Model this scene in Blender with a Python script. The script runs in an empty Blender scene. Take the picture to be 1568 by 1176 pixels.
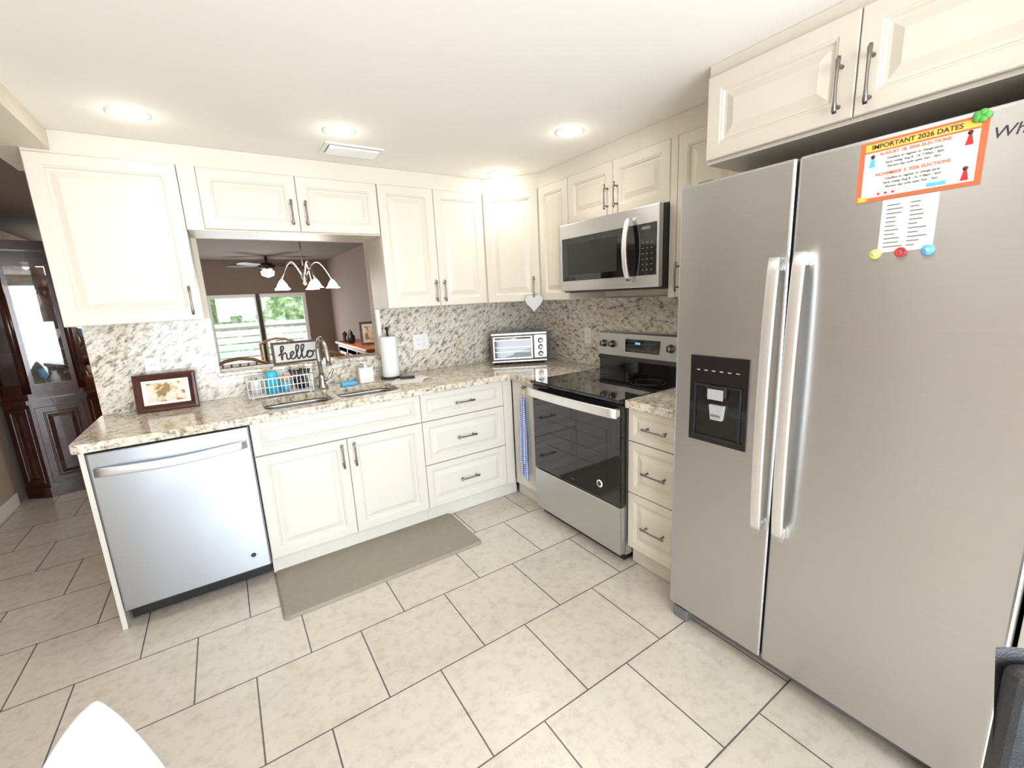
import bpy, bmesh, math, random
from mathutils import Matrix, Vector
random.seed(7)
scene=bpy.context.scene
PI=math.pi
# ---------------------------------------------------------------- materials
def newmat(name):
    m=bpy.data.materials.new(name);m.use_nodes=True
    nt=m.node_tree;return m,nt,nt.nodes['Principled BSDF']
def N(nt,t,**kw):
    n=nt.nodes.new(t)
    for k,v in kw.items():
        if hasattr(n,k): setattr(n,k,v)
    return n
def ramp(nt,fac,stops):
    r=N(nt,'ShaderNodeValToRGB');e=r.color_ramp.elements
    while len(e)>1: e.remove(e[-1])
    e[0].position=stops[0][0];e[0].color=(*stops[0][1],1)
    for p,c in stops[1:]:
        q=e.new(p);q.color=(*c,1)
    nt.links.new(fac,r.inputs[0]);return r
def coords(nt,scale=(1,1,1),rot=(0,0,0),loc=(0,0,0)):
    tc=N(nt,'ShaderNodeTexCoord');mp=N(nt,'ShaderNodeMapping')
    mp.inputs['Scale'].default_value=scale;mp.inputs['Rotation'].default_value=rot;mp.inputs['Location'].default_value=loc
    nt.links.new(tc.outputs['Object'],mp.inputs[0]);return mp.outputs[0]
def noise(nt,vec,scale,detail=4,rough=.5):
    n=N(nt,'ShaderNodeTexNoise');n.inputs['Scale'].default_value=scale;n.inputs['Detail'].default_value=detail;n.inputs['Roughness'].default_value=rough
    nt.links.new(vec,n.inputs['Vector']);return n.outputs['Fac']
def mixc(nt,fac,a,b,mode='MIX'):
    m=N(nt,'ShaderNodeMix',data_type='RGBA');m.blend_type=mode
    for s,v in ((0,fac),(6,a),(7,b)):
        if hasattr(v,'is_linked') : nt.links.new(v,m.inputs[s])
        elif isinstance(v,(int,float)): m.inputs[s].default_value=v
        else: m.inputs[s].default_value=(*v,1)
    return m.outputs[2]
def simple(name,col,rough=.5,metal=0,var=.04,scale=6,emit=None,es=0,coat=0,bump=0):
    m,nt,p=newmat(name)
    v=coords(nt);f=noise(nt,v,scale)
    a=tuple(max(0,c*(1-var)) for c in col);b=tuple(min(1,c*(1+var)) for c in col)
    r=ramp(nt,f,[(.3,a),(.7,b)])
    nt.links.new(r.outputs[0],p.inputs['Base Color'])
    p.inputs['Roughness'].default_value=rough;p.inputs['Metallic'].default_value=metal
    p.inputs['Coat Weight'].default_value=coat
    if emit: p.inputs['Emission Color'].default_value=(*emit,1);p.inputs['Emission Strength'].default_value=es
    if bump:
        bn=N(nt,'ShaderNodeBump');bn.inputs['Strength'].default_value=bump;bn.inputs['Distance'].default_value=.004
        nt.links.new(noise(nt,v,scale*8),bn.inputs['Height']);nt.links.new(bn.outputs[0],p.inputs['Normal'])
    return m
M_cab=simple('cabinet_paint',(.675,.625,.54),.40,var=.015,scale=2)
M_cabl=simple('cabinet_paint_cool_lit',(.655,.63,.58),.40,var=.015,scale=2)  # same paint as the uppers, with cool daylight tint put into the colour
M_wall=simple('wall_paint_cream',(.72,.665,.56),.8,var=.02,scale=2,bump=.05)
M_ceil=simple('ceiling_paint',(.88,.85,.80),.85,var=.015,scale=1.5,bump=.04)
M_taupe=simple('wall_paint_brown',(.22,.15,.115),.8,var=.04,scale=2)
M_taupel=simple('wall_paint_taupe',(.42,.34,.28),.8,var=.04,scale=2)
M_dceil=simple('ceiling_dining_dimmed',(.17,.13,.105),.85,var=.02)  # dim light over the dining side is put into this ceiling colour
M_trim=simple('trim_white',(.82,.81,.78),.4,var=.01)
M_nickel=simple('brushed_nickel',(.25,.23,.21),.3,1,.08,30)
M_chrome=simple('satin_chrome',(.60,.58,.55),.24,1,.03,30)
M_blackgl=simple('black_glass',(.006,.006,.007),.06,0,.1,coat=.5)
M_black=simple('black_plastic',(.012,.012,.013),.35,0,.2)
M_dark=simple('dark_gap',(.02,.02,.02),.7)
M_grey=simple('grey_plastic',(.16,.16,.16),.5)
M_white=simple('white_plastic',(.80,.80,.79),.3,var=.01)
M_wire=simple('white_wire_coating',(.85,.86,.88),.35,var=.01)
M_paper=simple('paper_white',(.80,.79,.77),.8,var=.02)
M_mahog=simple('mahogany_wood',(.045,.010,.008),.22,0,.5,9,coat=.4)
M_oak=simple('chair_oak_wood',(.45,.25,.10),.4,0,.25,14)
M_sidew=simple('sideboard_cherry_wood',(.38,.11,.035),.35,0,.3,12)
M_ink=simple('ink_dark',(.03,.03,.04),.7)
M_orange=simple('flyer_orange',(.62,.13,.05),.6)
M_yellow=simple('flyer_yellow',(.78,.48,.08),.6)
M_red=simple('magnet_red',(.60,.02,.03),.35)
M_blue=simple('sky_blue',(.10,.45,.80),.4)
M_cyan=simple('cup_cyan',(.03,.50,.68),.35)
M_green=simple('leaf_green',(.08,.35,.06),.6)
M_lime=simple('magnet_lime',(.60,.70,.12),.4)
M_signb=simple('sign_white_board',(.62,.60,.56),.7)
M_signw=simple('sign_frame_wood',(.06,.03,.018),.6,0,.4,20)
M_framew=simple('frame_wood_red_brown',(.06,.015,.009),.3,0,.4,20,coat=.3)
M_mat=simple('mat_taupe_foam',(.275,.25,.205),.75,0,.05,30,bump=.3)
M_lamp=simple('recessed_lamp_lens',(1,1,1),.5,emit=(1,.96,.88),es=30)
M_shade=simple('frosted_glass_shade',(.9,.9,.88),.4,emit=(1,.95,.86),es=11)
M_bronze=simple('fan_dark_bronze',(.025,.018,.014),.4,.3)
M_leather=simple('black_leather',(.025,.026,.030),.4,0,.2,40,bump=.4)
M_display=simple('clock_display',(.01,.03,.06),.2,emit=(.2,.7,1),es=.8)
M_icon=simple('panel_marking_grey',(.22,.22,.23),.5)
M_icon2=simple('dispenser_lever_grey',(.42,.42,.43),.4)
M_fence=simple('fence_white_vinyl',(.80,.82,.85),.5)
M_lawn=simple('lawn_grass',(.30,.38,.20),.9,0,.4,8)
M_kraft=simple('pale_yellow_loop',(.75,.65,.35),.8)
M_heart=simple('heart_white_wood',(.60,.62,.64),.6)

def steel(name,col=(.60,.605,.61),rough=.34,axis='h',aniso=.75,var=1.0):
    m,nt,p=newmat(name)
    sc=(2,2,160) if axis=='h' else (120,120,1.2)
    v=coords(nt,sc);f=noise(nt,v,2.0,3,.6)
    r=ramp(nt,f,[(.3,tuple(c*(1-.025*var) for c in col)),(.7,tuple(min(1,c*(1+.02*var)) for c in col))])
    nt.links.new(r.outputs[0],p.inputs['Base Color'])
    p.inputs['Metallic'].default_value=1
    rr=N(nt,'ShaderNodeMapRange');rr.inputs[3].default_value=rough-.01*var;rr.inputs[4].default_value=rough+.02*var
    nt.links.new(f,rr.inputs[0]);nt.links.new(rr.outputs[0],p.inputs['Roughness'])
    if aniso:
        tg=N(nt,'ShaderNodeTangent');tg.direction_type='RADIAL';tg.axis='Z'
        nt.links.new(tg.outputs[0],p.inputs['Tangent']);p.inputs['Anisotropic'].default_value=aniso;p.inputs['Anisotropic Rotation'].default_value=.25
    return m
M_steel=steel('brushed_stainless')
M_steeldw=steel('brushed_stainless_blue_cast',(.44,.47,.52),.30,var=.3)  # dishwasher steel; blue daylight cast and toned-down reflection put into the colour
M_steelh=steel('stainless_handle',(.90,.90,.89),.42,'v',0)
M_steelhd=steel('stainless_handle_blue_cast',(.72,.75,.79),.36,'v',0)  # dishwasher handle, with the same blue daylight cast in its colour
M_sink=steel('stainless_sink',(.50,.49,.47),.28,'h',0)
M_toast=steel('stainless_toaster',(.34,.335,.33),.30,'h',0)

def granite(name,splash=False):
    m,nt,p=newmat(name)
    if not splash:
        v=coords(nt)
        n1=noise(nt,v,42,6,.62);n2=noise(nt,v,85,4,.6);n3=noise(nt,v,7,3,.5)
        c1=ramp(nt,n1,[(.32,(.21,.18,.15)),(.40,(.43,.375,.30)),(.47,(.61,.555,.475)),(.54,(.70,.665,.59)),(.75,(.78,.76,.715))])
        c2=ramp(nt,n2,[(.34,(.21,.195,.18)),(.42,(1,1,1))]);k=.85
        c3=ramp(nt,n3,[(.35,(.90,.84,.75)),(.65,(1,1,1))])
    else:
        v=coords(nt,(1,1,1),(.0,.75,.0));v2=N(nt,'ShaderNodeMapping');v2.inputs['Scale'].default_value=(1,1,2.3)
        v2.inputs['Rotation'].default_value=(.75,0,0);nt.links.new(v,v2.inputs[0]);v=v2.outputs[0]
        n1=noise(nt,v,24,5,.60);n2=noise(nt,v,55,4,.6);n3=noise(nt,v,5,3,.5)
        c1=ramp(nt,n1,[(.28,(.10,.095,.09)),(.365,(.28,.26,.24)),(.44,(.54,.51,.46)),(.50,(.70,.67,.61)),(.60,(.78,.755,.71)),(.75,(.83,.82,.79))])
        c2=ramp(nt,n2,[(.33,(.16,.15,.14)),(.415,(1,1,1))]);k=.85
        c3=ramp(nt,n3,[(.35,(.93,.88,.80)),(.65,(1,1,1))])
    a=mixc(nt,k,c1.outputs[0],c2.outputs[0],'MULTIPLY')
    b=mixc(nt,1.0,a,c3.outputs[0],'MULTIPLY')
    nt.links.new(b,p.inputs['Base Color']);p.inputs['Roughness'].default_value=.10 if not splash else .16
    return m
M_gran=granite('granite_counter')
M_splash=granite('granite_backsplash',True)

def tilemat():
    m,nt,p=newmat('floor_tile')
    v=coords(nt,(1,1,1),(0,0,0),(1.33+8.2,.90+8.2,0))
    br=N(nt,'ShaderNodeTexBrick');br.offset=.5;br.offset_frequency=2;br.squash=1
    br.inputs['Scale'].default_value=1;br.inputs['Brick Width'].default_value=.41;br.inputs['Row Height'].default_value=.41
    br.inputs['Mortar Size'].default_value=.0028;br.inputs['Mortar Smooth'].default_value=.1
    br.inputs['Color1'].default_value=(.565,.525,.47,1);br.inputs['Color2'].default_value=(.605,.565,.51,1);br.inputs['Mortar'].default_value=(.12,.11,.10,1)
    nt.links.new(v,br.inputs['Vector'])
    n=noise(nt,v,4.5,8,.62);r=ramp(nt,n,[(.3,(.88,.865,.845)),(.5,(.97,.965,.955)),(.75,(1.0,.985,.96))])
    n2=noise(nt,v,22,6,.65);r2=ramp(nt,n2,[(.36,(.85,.835,.815)),(.52,(1,1,1))])
    a=mixc(nt,1,br.outputs['Color'],r.outputs[0],'MULTIPLY');b=mixc(nt,.9,a,r2.outputs[0],'MULTIPLY')
    nt.links.new(b,p.inputs['Base Color']);p.inputs['Roughness'].default_value=.25
    bn=N(nt,'ShaderNodeBump');bn.invert=True;bn.inputs['Strength'].default_value=.5;bn.inputs['Distance'].default_value=.002
    nt.links.new(br.outputs['Fac'],bn.inputs['Height']);nt.links.new(bn.outputs[0],p.inputs['Normal'])
    return m
M_tile=tilemat()
def gingham():
    m,nt,p=newmat('towel_blue_gingham')
    v=coords(nt,(1,1,1))
    s=N(nt,'ShaderNodeSeparateXYZ');nt.links.new(v,s.inputs[0])
    def st(o,sc):
        a=N(nt,'ShaderNodeMath',operation='MULTIPLY');a.inputs[1].default_value=sc;nt.links.new(o,a.inputs[0])
        b=N(nt,'ShaderNodeMath',operation='FRACT');nt.links.new(a.outputs[0],b.inputs[0])
        c=N(nt,'ShaderNodeMath',operation='GREATER_THAN');c.inputs[1].default_value=.5;nt.links.new(b.outputs[0],c.inputs[0]);return c.outputs[0]
    a=N(nt,'ShaderNodeMath',operation='ADD');nt.links.new(st(s.outputs[1],75),a.inputs[0]);nt.links.new(st(s.outputs[2],75),a.inputs[1])
    d=N(nt,'ShaderNodeMath',operation='MULTIPLY');d.inputs[1].default_value=.5;nt.links.new(a.outputs[0],d.inputs[0])
    r=ramp(nt,d.outputs[0],[(0,(.66,.68,.76)),(.5,(.28,.34,.58)),(1,(.07,.11,.34))])
    nt.links.new(r.outputs[0],p.inputs['Base Color']);p.inputs['Roughness'].default_value=.9
    return m
M_towel=gingham()
def photomat():
    m,nt,p=newmat('photo_print')
    v=coords(nt,(1,1,1));n=noise(nt,v,22,3)
    r=ramp(nt,n,[(.38,(.20,.25,.10)),(.46,(.45,.16,.08)),(.50,(.62,.50,.25)),(.56,(.72,.69,.62))])
    nt.links.new(r.outputs[0],p.inputs['Base Color']);p.inputs['Roughness'].default_value=.15;return m
M_photo=photomat()
def foliage():
    m,nt,p=newmat('hedge_foliage')
    v=coords(nt);n=noise(nt,v,5,8,.7)
    r=ramp(nt,n,[(.35,(.06,.11,.04)),(.5,(.30,.42,.20)),(.62,(.75,.85,.65))])
    nt.links.new(r.outputs[0],p.inputs['Base Color']);p.inputs['Roughness'].default_value=.8;return m
M_fol=foliage()
def glassmat():
    m=bpy.data.materials.new('pane_glass');m.use_nodes=True;nt=m.node_tree;nt.nodes.clear()
    o=N(nt,'ShaderNodeOutputMaterial');mx=N(nt,'ShaderNodeMixShader');t=N(nt,'ShaderNodeBsdfTransparent');g=N(nt,'ShaderNodeBsdfGlossy')
    g.inputs['Roughness'].default_value=.02;lw=N(nt,'ShaderNodeLayerWeight');lw.inputs[0].default_value=.25
    mp=N(nt,'ShaderNodeMapRange');mp.inputs[3].default_value=.06;mp.inputs[4].default_value=.5
    nt.links.new(lw.outputs['Facing'],mp.inputs[0]);nt.links.new(mp.outputs[0],mx.inputs[0])
    nt.links.new(t.outputs[0],mx.inputs[1]);nt.links.new(g.outputs[0],mx.inputs[2]);nt.links.new(mx.outputs[0],o.inputs[0]);return m
M_glass=glassmat()

# ---------------------------------------------------------------- builder
class B:
    def __init__(s,name): s.name=name;s.v=[];s.f=[];s.fm=[];s.fs=[];s.mats=[];s.M=Matrix.Identity(4)
    def mi(s,m):
        if m not in s.mats: s.mats.append(m)
        return s.mats.index(m)
    def add(s,vs,fs,mat,smooth=False,L=None):
        o=len(s.v);T=s.M if L is None else s.M@L
        s.v+= [tuple(T@Vector(v)) for v in vs];k=s.mi(mat)
        for f in fs: s.f.append([o+i for i in f]);s.fm.append(k);s.fs.append(smooth)
    def box(s,x0,x1,y0,y1,z0,z1,mat,bev=0,seg=2,L=None):
        x0,x1=sorted((x0,x1));y0,y1=sorted((y0,y1));z0,z1=sorted((z0,z1))
        vs=[(x0,y0,z0),(x1,y0,z0),(x1,y1,z0),(x0,y1,z0),(x0,y0,z1),(x1,y0,z1),(x1,y1,z1),(x0,y1,z1)]
        fs=[(3,2,1,0),(4,5,6,7),(0,1,5,4),(1,2,6,5),(2,3,7,6),(3,0,4,7)]
        if bev:
            bm=bmesh.new();vv=[bm.verts.new(v) for v in vs]
            for f in fs: bm.faces.new([vv[i] for i in f])
            bmesh.ops.bevel(bm,geom=bm.edges[:],offset=min(bev,.49*min(x1-x0,y1-y0,z1-z0)),segments=seg,affect='EDGES',profile=.5)
            bm.verts.ensure_lookup_table();bm.verts.index_update()
            vs=[tuple(v.co) for v in bm.verts];fs=[[v.index for v in f.verts] for f in bm.faces];bm.free()
            s.add(vs,fs,mat,False,L)
        else: s.add(vs,fs,mat,False,L)
    def rings(s,rs,mat,smooth=True,cap0=True,cap1=True,closed=True,L=None):
        n=len(rs[0]);vs=[p for r in rs for p in r];fs=[]
        for i in range(len(rs)-1):
            for j in range(n if closed else n-1):
                k=(j+1)%n;fs.append((i*n+j,i*n+k,(i+1)*n+k,(i+1)*n+j))
        s.add(vs,fs,mat,smooth,L)
        if cap0: s.add(rs[0],[tuple(range(n))],mat,False,L)
        if cap1: s.add(rs[-1],[tuple(range(n))],mat,False,L)
    def lathe(s,prof,c,mat,seg=24,axis='z',cap=True,smooth=True):
        rs=[]
        for r,h in prof:
            ring=[]
            for i in range(seg):
                a=2*PI*i/seg;x,y=r*math.cos(a),r*math.sin(a)
                p={'z':(x,y,h),'x':(h,x,y),'y':(x,h,y)}[axis]
                ring.append((c[0]+p[0],c[1]+p[1],c[2]+p[2]))
            rs.append(ring)
        s.rings(rs,mat,smooth,cap,cap)
    def cyl(s,c,r,h,mat,axis='z',seg=24,r2=None):
        r2=r if r2 is None else r2
        s.lathe([(r,0),(r2,h)],c,mat,seg,axis)
    def ball(s,c,r,mat,seg=16,sz=1):
        s.lathe([(max(1e-4,r*math.sin(PI*i/8)),-r*sz*math.cos(PI*i/8)) for i in range(9)],c,mat,seg,cap=False)
    def tube(s,pts,r,mat,seg=8,flat=1.0,up=None,smooth=True):
        pts=[Vector(p) for p in pts];rs=[];n=len(pts)
        ref=Vector(up) if up else None
        for i,p in enumerate(pts):
            t=(pts[min(i+1,n-1)]-pts[max(i-1,0)]).normalized()
            if ref is None: ref=Vector((0,0,1)) if abs(t.z)<.9 else Vector((1,0,0))
            a=(ref-t*ref.dot(t)).normalized();b=t.cross(a)
            if not up: ref=a
            rr=r[i] if isinstance(r,(list,tuple)) else r
            rs.append([tuple(p+a*rr*flat*math.cos(2*PI*k/seg+PI/seg)+b*rr*math.sin(2*PI*k/seg+PI/seg)) for k in range(seg)])
        s.rings(rs,mat,smooth)
    def bar(s,pts,w,t,up,mat):
        pts=[Vector(p) for p in pts];rs=[];n=len(pts);ref=Vector(up);c=min(w,t)*.3
        sec=[]
        for sx,sy,a0 in ((1,1,0),(-1,1,PI/2),(-1,-1,PI),(1,-1,1.5*PI)):
            for i in range(4):
                a=a0+i/3*PI/2;sec.append((sx*(w/2-c)+c*math.cos(a),sy*(t/2-c)+c*math.sin(a)))
        for i,p in enumerate(pts):
            tg=(pts[min(i+1,n-1)]-pts[max(i-1,0)]).normalized()
            a=(ref-tg*ref.dot(tg)).normalized();b=tg.cross(a)
            rs.append([tuple(p+b*x+a*y) for x,y in sec])
        s.rings(rs,mat,True)
    def prism(s,poly,z0,z1,mat,smooth=False):
        s.rings([[(x,y,z0) for x,y in poly],[(x,y,z1) for x,y in poly]],mat,smooth)
    def sheet(s,fn,nu,nv,mat,smooth=True):
        vs=[fn(i/nu,j/nv) for i in range(nu+1) for j in range(nv+1)]
        fs=[(i*(nv+1)+j,(i+1)*(nv+1)+j,(i+1)*(nv+1)+j+1,i*(nv+1)+j+1) for i in range(nu) for j in range(nv)]
        s.add(vs,fs,mat,smooth)
    def door(s,u0,u1,v0,v1,mat,rail=.058,t=.019,g=.0015):
        u0+=g;u1-=g;v0+=g;v1-=g
        w=min(u1-u0,v1-v0);rail=min(rail,w*.24);k=min(1,w/.26)
        prof=[(0,-t),(0,-.003),(.003,0),(rail-.008,0),(rail-.004,-.0035),(rail,-.0035),(rail+.005,-.011),(rail+.014*k,-.011),(rail+.042*k,-.002),(rail+.046*k,-.002)]
        rs=[[(u0+a,v0+a,n),(u1-a,v0+a,n),(u1-a,v1-a,n),(u0+a,v1-a,n)] for a,n in prof]
        s.rings(rs,mat,False)
    def pull(s,o,u,v,L=.14,mat=None):
        mat=mat or M_nickel;h=L/2
        if o=='v': pt=lambda a,n:(u,v+a,n)
        else: pt=lambda a,n:(u+a,v,n)
        s.tube([pt(-h,.026),(pt(-h*.9,.030)),pt(-h*.5,.031),pt(0,.033),pt(h*.5,.031),pt(h*.9,.030),pt(h,.026)],[.0055,.0068,.0048,.0042,.0048,.0068,.0055],mat,8)
        for q in (-h*.72,h*.72): s.tube([pt(q,0),pt(q,.008),pt(q,.029)],[.006,.0045,.0045],mat,8)
    def text(s,body,size,L,mat,ext=.0004,shear=0,offset=0,align='CENTER'):
        c=bpy.data.curves.new('tmp','FONT');c.body=body;c.size=size;c.extrude=ext;c.shear=shear;c.offset=offset;c.align_x=align;c.align_y='CENTER'
        o=bpy.data.objects.new('tmp',c);scene.collection.objects.link(o);bpy.context.view_layer.update()
        me=bpy.data.meshes.new_from_object(o.evaluated_get(bpy.context.evaluated_depsgraph_get()))
        s.add([tuple(v.co) for v in me.vertices],[tuple(p.vertices) for p in me.polygons],mat,False,L)
        bpy.data.objects.remove(o);bpy.data.curves.remove(c);bpy.data.meshes.remove(me)
    def done(s):
        me=bpy.data.meshes.new(s.name);me.from_pydata(s.v,[],s.f)
        for m in s.mats: me.materials.append(m)
        me.polygons.foreach_set('material_index',s.fm);me.polygons.foreach_set('use_smooth',s.fs)
        bm=bmesh.new();bm.from_mesh(me);bmesh.ops.remove_doubles(bm,verts=bm.verts[:],dist=1e-5)
        bmesh.ops.recalc_face_normals(bm,faces=bm.faces[:]);bm.to_mesh(me);bm.free();me.update()
        o=bpy.data.objects.new(s.name,me);scene.collection.objects.link(o)
        return o
def frame(o,u,n):
    u=Vector(u).normalized();n=Vector(n).normalized();v=Vector((0,0,1))
    return Matrix(((u.x,v.x,n.x,o[0]),(u.y,v.y,n.y,o[1]),(u.z,v.z,n.z,o[2]),(0,0,0,1)))
FS=lambda y: frame((0,y,0),(1,0,0),(0,-1,0))
FR=lambda x: frame((x,0,0),(0,-1,0),(-1,0,0))
def T(x,y,z): return Matrix.Translation((x,y,z))

CZ=2.25
# ---------------------------------------------------------------- shell
b=B('floor');b.box(-3.94,.12,-5.42,6.12,-.1,0,M_tile);b.done()
b=B('ceiling');b.box(-2.86,.12,-5.42,.06,CZ,CZ+.1,M_ceil);b.box(-3.94,-2.86,-5.42,-1.6,CZ,CZ+.1,M_ceil);b.done()
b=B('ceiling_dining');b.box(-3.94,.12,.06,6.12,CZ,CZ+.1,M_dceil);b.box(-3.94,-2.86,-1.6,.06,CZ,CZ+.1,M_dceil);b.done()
b=B('wall_right');b.box(0,.12,-5.42,.12,0,CZ,M_wall);b.done()
b=B('wall_back')
b.box(-2.87,-2.31,0,.12,0,CZ,M_wall);b.box(-1.34,0,0,.12,0,CZ,M_wall);b.box(-2.31,-1.34,0,.12,0,1.05,M_wall);b.box(-2.31,-1.34,0,.12,1.86,CZ,M_wall);b.done()
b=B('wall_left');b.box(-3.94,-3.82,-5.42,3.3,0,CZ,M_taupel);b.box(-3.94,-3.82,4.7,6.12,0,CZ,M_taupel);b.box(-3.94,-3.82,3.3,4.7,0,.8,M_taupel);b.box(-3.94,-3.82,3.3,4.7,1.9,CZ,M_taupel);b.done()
b=B('added_left_window')  # unseen window, added with its wall opening to carry the dining fill
for y in (3.3,3.97,4.64): b.box(-3.90,-3.84,y,y+.06,.8,1.9,M_trim,.004)
for z in (.8,1.84): b.box(-3.90,-3.84,3.3,4.7,z,z+.06,M_trim,.004)
b.done()
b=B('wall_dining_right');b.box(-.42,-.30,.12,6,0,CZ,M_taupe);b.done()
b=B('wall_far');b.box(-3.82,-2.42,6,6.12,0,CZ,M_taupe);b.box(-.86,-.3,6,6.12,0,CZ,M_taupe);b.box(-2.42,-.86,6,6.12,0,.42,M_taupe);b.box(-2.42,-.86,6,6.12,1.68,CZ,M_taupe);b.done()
b=B('wall_front');b.box(-3.82,-3.2,-5.42,-5.3,0,CZ,M_wall);b.box(-.5,0,-5.42,-5.3,0,CZ,M_wall);b.box(-3.2,-.5,-5.42,-5.3,2.1,CZ,M_wall);b.done()
b=B('sliding_door_frame')  # frame of the sliding glass door behind the camera
for x in (-3.2,-1.88,-.56): b.box(x,x+.06,-5.40,-5.34,0.02,2.08,M_trim,.004)
b.box(-3.2,-.5,-5.40,-5.34,0,.06,M_trim);b.box(-3.2,-.5,-5.40,-5.34,2.04,2.1,M_trim);b.done()
b=B('trim_1')
b.box(-2.98,-2.77,-5.3,-.335,2.165,CZ,M_wall);b.box(-2.98,-2.77,-.33,.12,2.165,CZ,M_wall);b.done()
b=B('baseboard_left');b.box(-3.82,-3.805,-5.3,1.74,0,.10,M_trim,.004);b.done()
b=B('window_1')
for x0,x1 in ((-2.42,-2.36),(-1.70,-1.60),(-.92,-.86)): b.box(x0,x1,6.0,6.08,.42,1.68,M_trim,.004)
for z0,z1 in ((.42,.48),(1.62,1.68),(1.08,1.12)): b.box(-2.42,-.86,6.01,6.07,z0,z1,M_trim,.004)
b.box(-2.42,-.86,6.035,6.041,.42,1.68,M_glass);b.box(-1.68,-1.62,5.985,6.0,.42,1.68,M_bronze);b.done()
b=B('window_sill_granite');b.box(-2.325,-1.325,-.03,.16,1.05,1.075,M_gran,.004);b.done()
b=B('trim_2')
poly=[(-2.866,0),(-2.866,-.318),(-.605,-.318),(-.318,-.605),(-.318,-2.05),(0,-2.05),(0,0)]
b.prism(poly,2.154,CZ-.001,M_cab);b.box(-.60,-.0,-2.995,-2.052,2.205,CZ-.001,M_cab);b.done()

# ---------------------------------------------------------------- upper cabinets
def cabinet(name,M,u0,u1,v0,v1,depth,fronts,mat,ends=None):
    b=B(name);b.M=M
    b.box(u0+.0005,u1-.0005,v0,v1,-depth+.001,-.0195,mat)
    for fr in fronts:
        b.door(*fr[:4],mat)
        if len(fr)>4 and fr[4]:
            for h in fr[4]: b.pull(*h)
    return b
UB,UT=1.40,2.153
S=FS(-.33)
cabinet('kitchen_upper_cabinet',S,-2.866,-2.335,UB,UT,.33,[(-2.866,-2.335,UB,UT,[('v',-2.372,1.50)])],M_cab).done()
b=cabinet('kitchen_upper_cabinet',S,-2.333,-1.350,1.85,UT,.33,[(-2.258,-1.805,1.855,UT,[('v',-1.842,1.955,.13)]),(-1.805,-1.352,1.855,UT,[('v',-1.768,1.955,.13)])],M_cab)
b.box(-2.333,-2.259,1.85,UT,-.019,-.004,M_cab);b.done()
cabinet('kitchen_upper_cabinet',S,-1.349,-.612,UB,UT,.33,[(-1.349,-.981,UB,UT,[('v',-1.012,1.50)]),(-.981,-.612,UB,UT,[('v',-.95,1.50)])],M_cab).done()
b=B('corner_upper_cabinet')
b.prism([(-.610,-.001),(-.610,-.312),(-.312,-.610),(-.001,-.610),(-.001,-.001)],UB,UT,M_cab)
b.M=frame((-.61,-.33,0),(1,-1,0),(-1,-1,0));b.door(.004,.392,UB,UT,M_cab);b.pull('v',.352,1.50)
b.done()
R=FR(-.33)
cabinet('kitchen_upper_cabinet',R,.612,.915,UB,UT,.33,[(.612,.915,UB,UT,[])],M_cab).done()
cabinet('kitchen_upper_cabinet',R,.917,1.679,1.862,UT,.33,[(.917,1.298,1.862,UT,[('v',1.262,1.965,.13)]),(1.298,1.679,1.862,UT,[('v',1.334,1.965,.13)])],M_cab).done()
b=cabinet('kitchen_upper_cabinet',R,1.681,2.045,UB,UT,.33,[(1.72,2.045,UB,UT,[])],M_cab);b.box(1.681,1.719,UB,UT,-.019,-.002,M_cab);b.pull('v',1.742,1.50);b.done()
RF=FR(-.62)
b=cabinet('fridge_upper_cabinet',RF,2.052,2.995,1.905,2.205,.62,[(2.056,2.53,1.915,2.203,[('v',2.492,2.01,.15)]),(2.53,2.993,1.915,2.203,[('v',2.568,2.01,.15)])],M_cab);b.done()

# ---------------------------------------------------------------- base cabinets
SB=FS(-.63)
def base(b,u0,u1,depth=.63,top=.874,mat=M_cabl):
    b.box(u0+.0005,u1-.0005,0.002,.105,-depth+.05,-.045,mat)
b=B('sink_base_cabinet');b.M=SB
b.box(-2.2215,-1.3105,.105,.66,-.628,-.0195,M_cabl);b.box(-2.2215,-1.3105,.66,.874,-.04,-.0195,M_cabl);base(b,-2.222,-1.31)
b.door(-2.222,-1.31,.695,.874,M_cabl,.045)
b.door(-2.222,-1.766,.108,.693,M_cabl);b.door(-1.766,-1.31,.108,.693,M_cabl)
b.pull('v',-1.80,.60,.14);b.pull('v',-1.732,.60,.14);b.done()
b=B('drawer_base_cabinet');b.M=SB
b.box(-1.3095,-.632,.105,.874,-.628,-.0195,M_cabl);base(b,-1.31,-.60)
for v0,v1 in ((.695,.874),(.405,.693),(.108,.403)):
    b.door(-1.31,-.705,v0,v1,M_cabl,.045);b.pull('h',-1.01,(v0+v1)/2,.14)
b.box(-.704,-.632,.105,.874,-.019,-.003,M_cabl);b.done()
RB=FR(-.63)
b=B('narrow_base_cabinet');b.M=RB
b.box(.634,.924,.105,.874,-.61,-.0195,M_cabl);b.box(.60,.924,.002,.105,-.58,-.045,M_cabl)
b.box(.634,.70,.105,.874,-.0195,-.003,M_cabl);b.door(.70,.924,.108,.874,M_cabl,.045);b.done()
b=B('drawer_base_cabinet');b.M=RB
b.box(1.690,2.040,.105,.874,-.628,-.0195,M_cab);b.box(1.690,2.040,.002,.105,-.58,-.045,M_cab)
for v0,v1 in ((.70,.874),(.42,.698),(.108,.418)):
    b.door(1.69,2.04,v0,v1,M_cab,.045);b.pull('h',1.865,(v0+v1)/2,.14)
b.done()
b=B('dishwasher_end_panel');b.box(-2.858,-2.838,-.628,-.002,.0,.874,M_cabl,.002);b.done()

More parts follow.
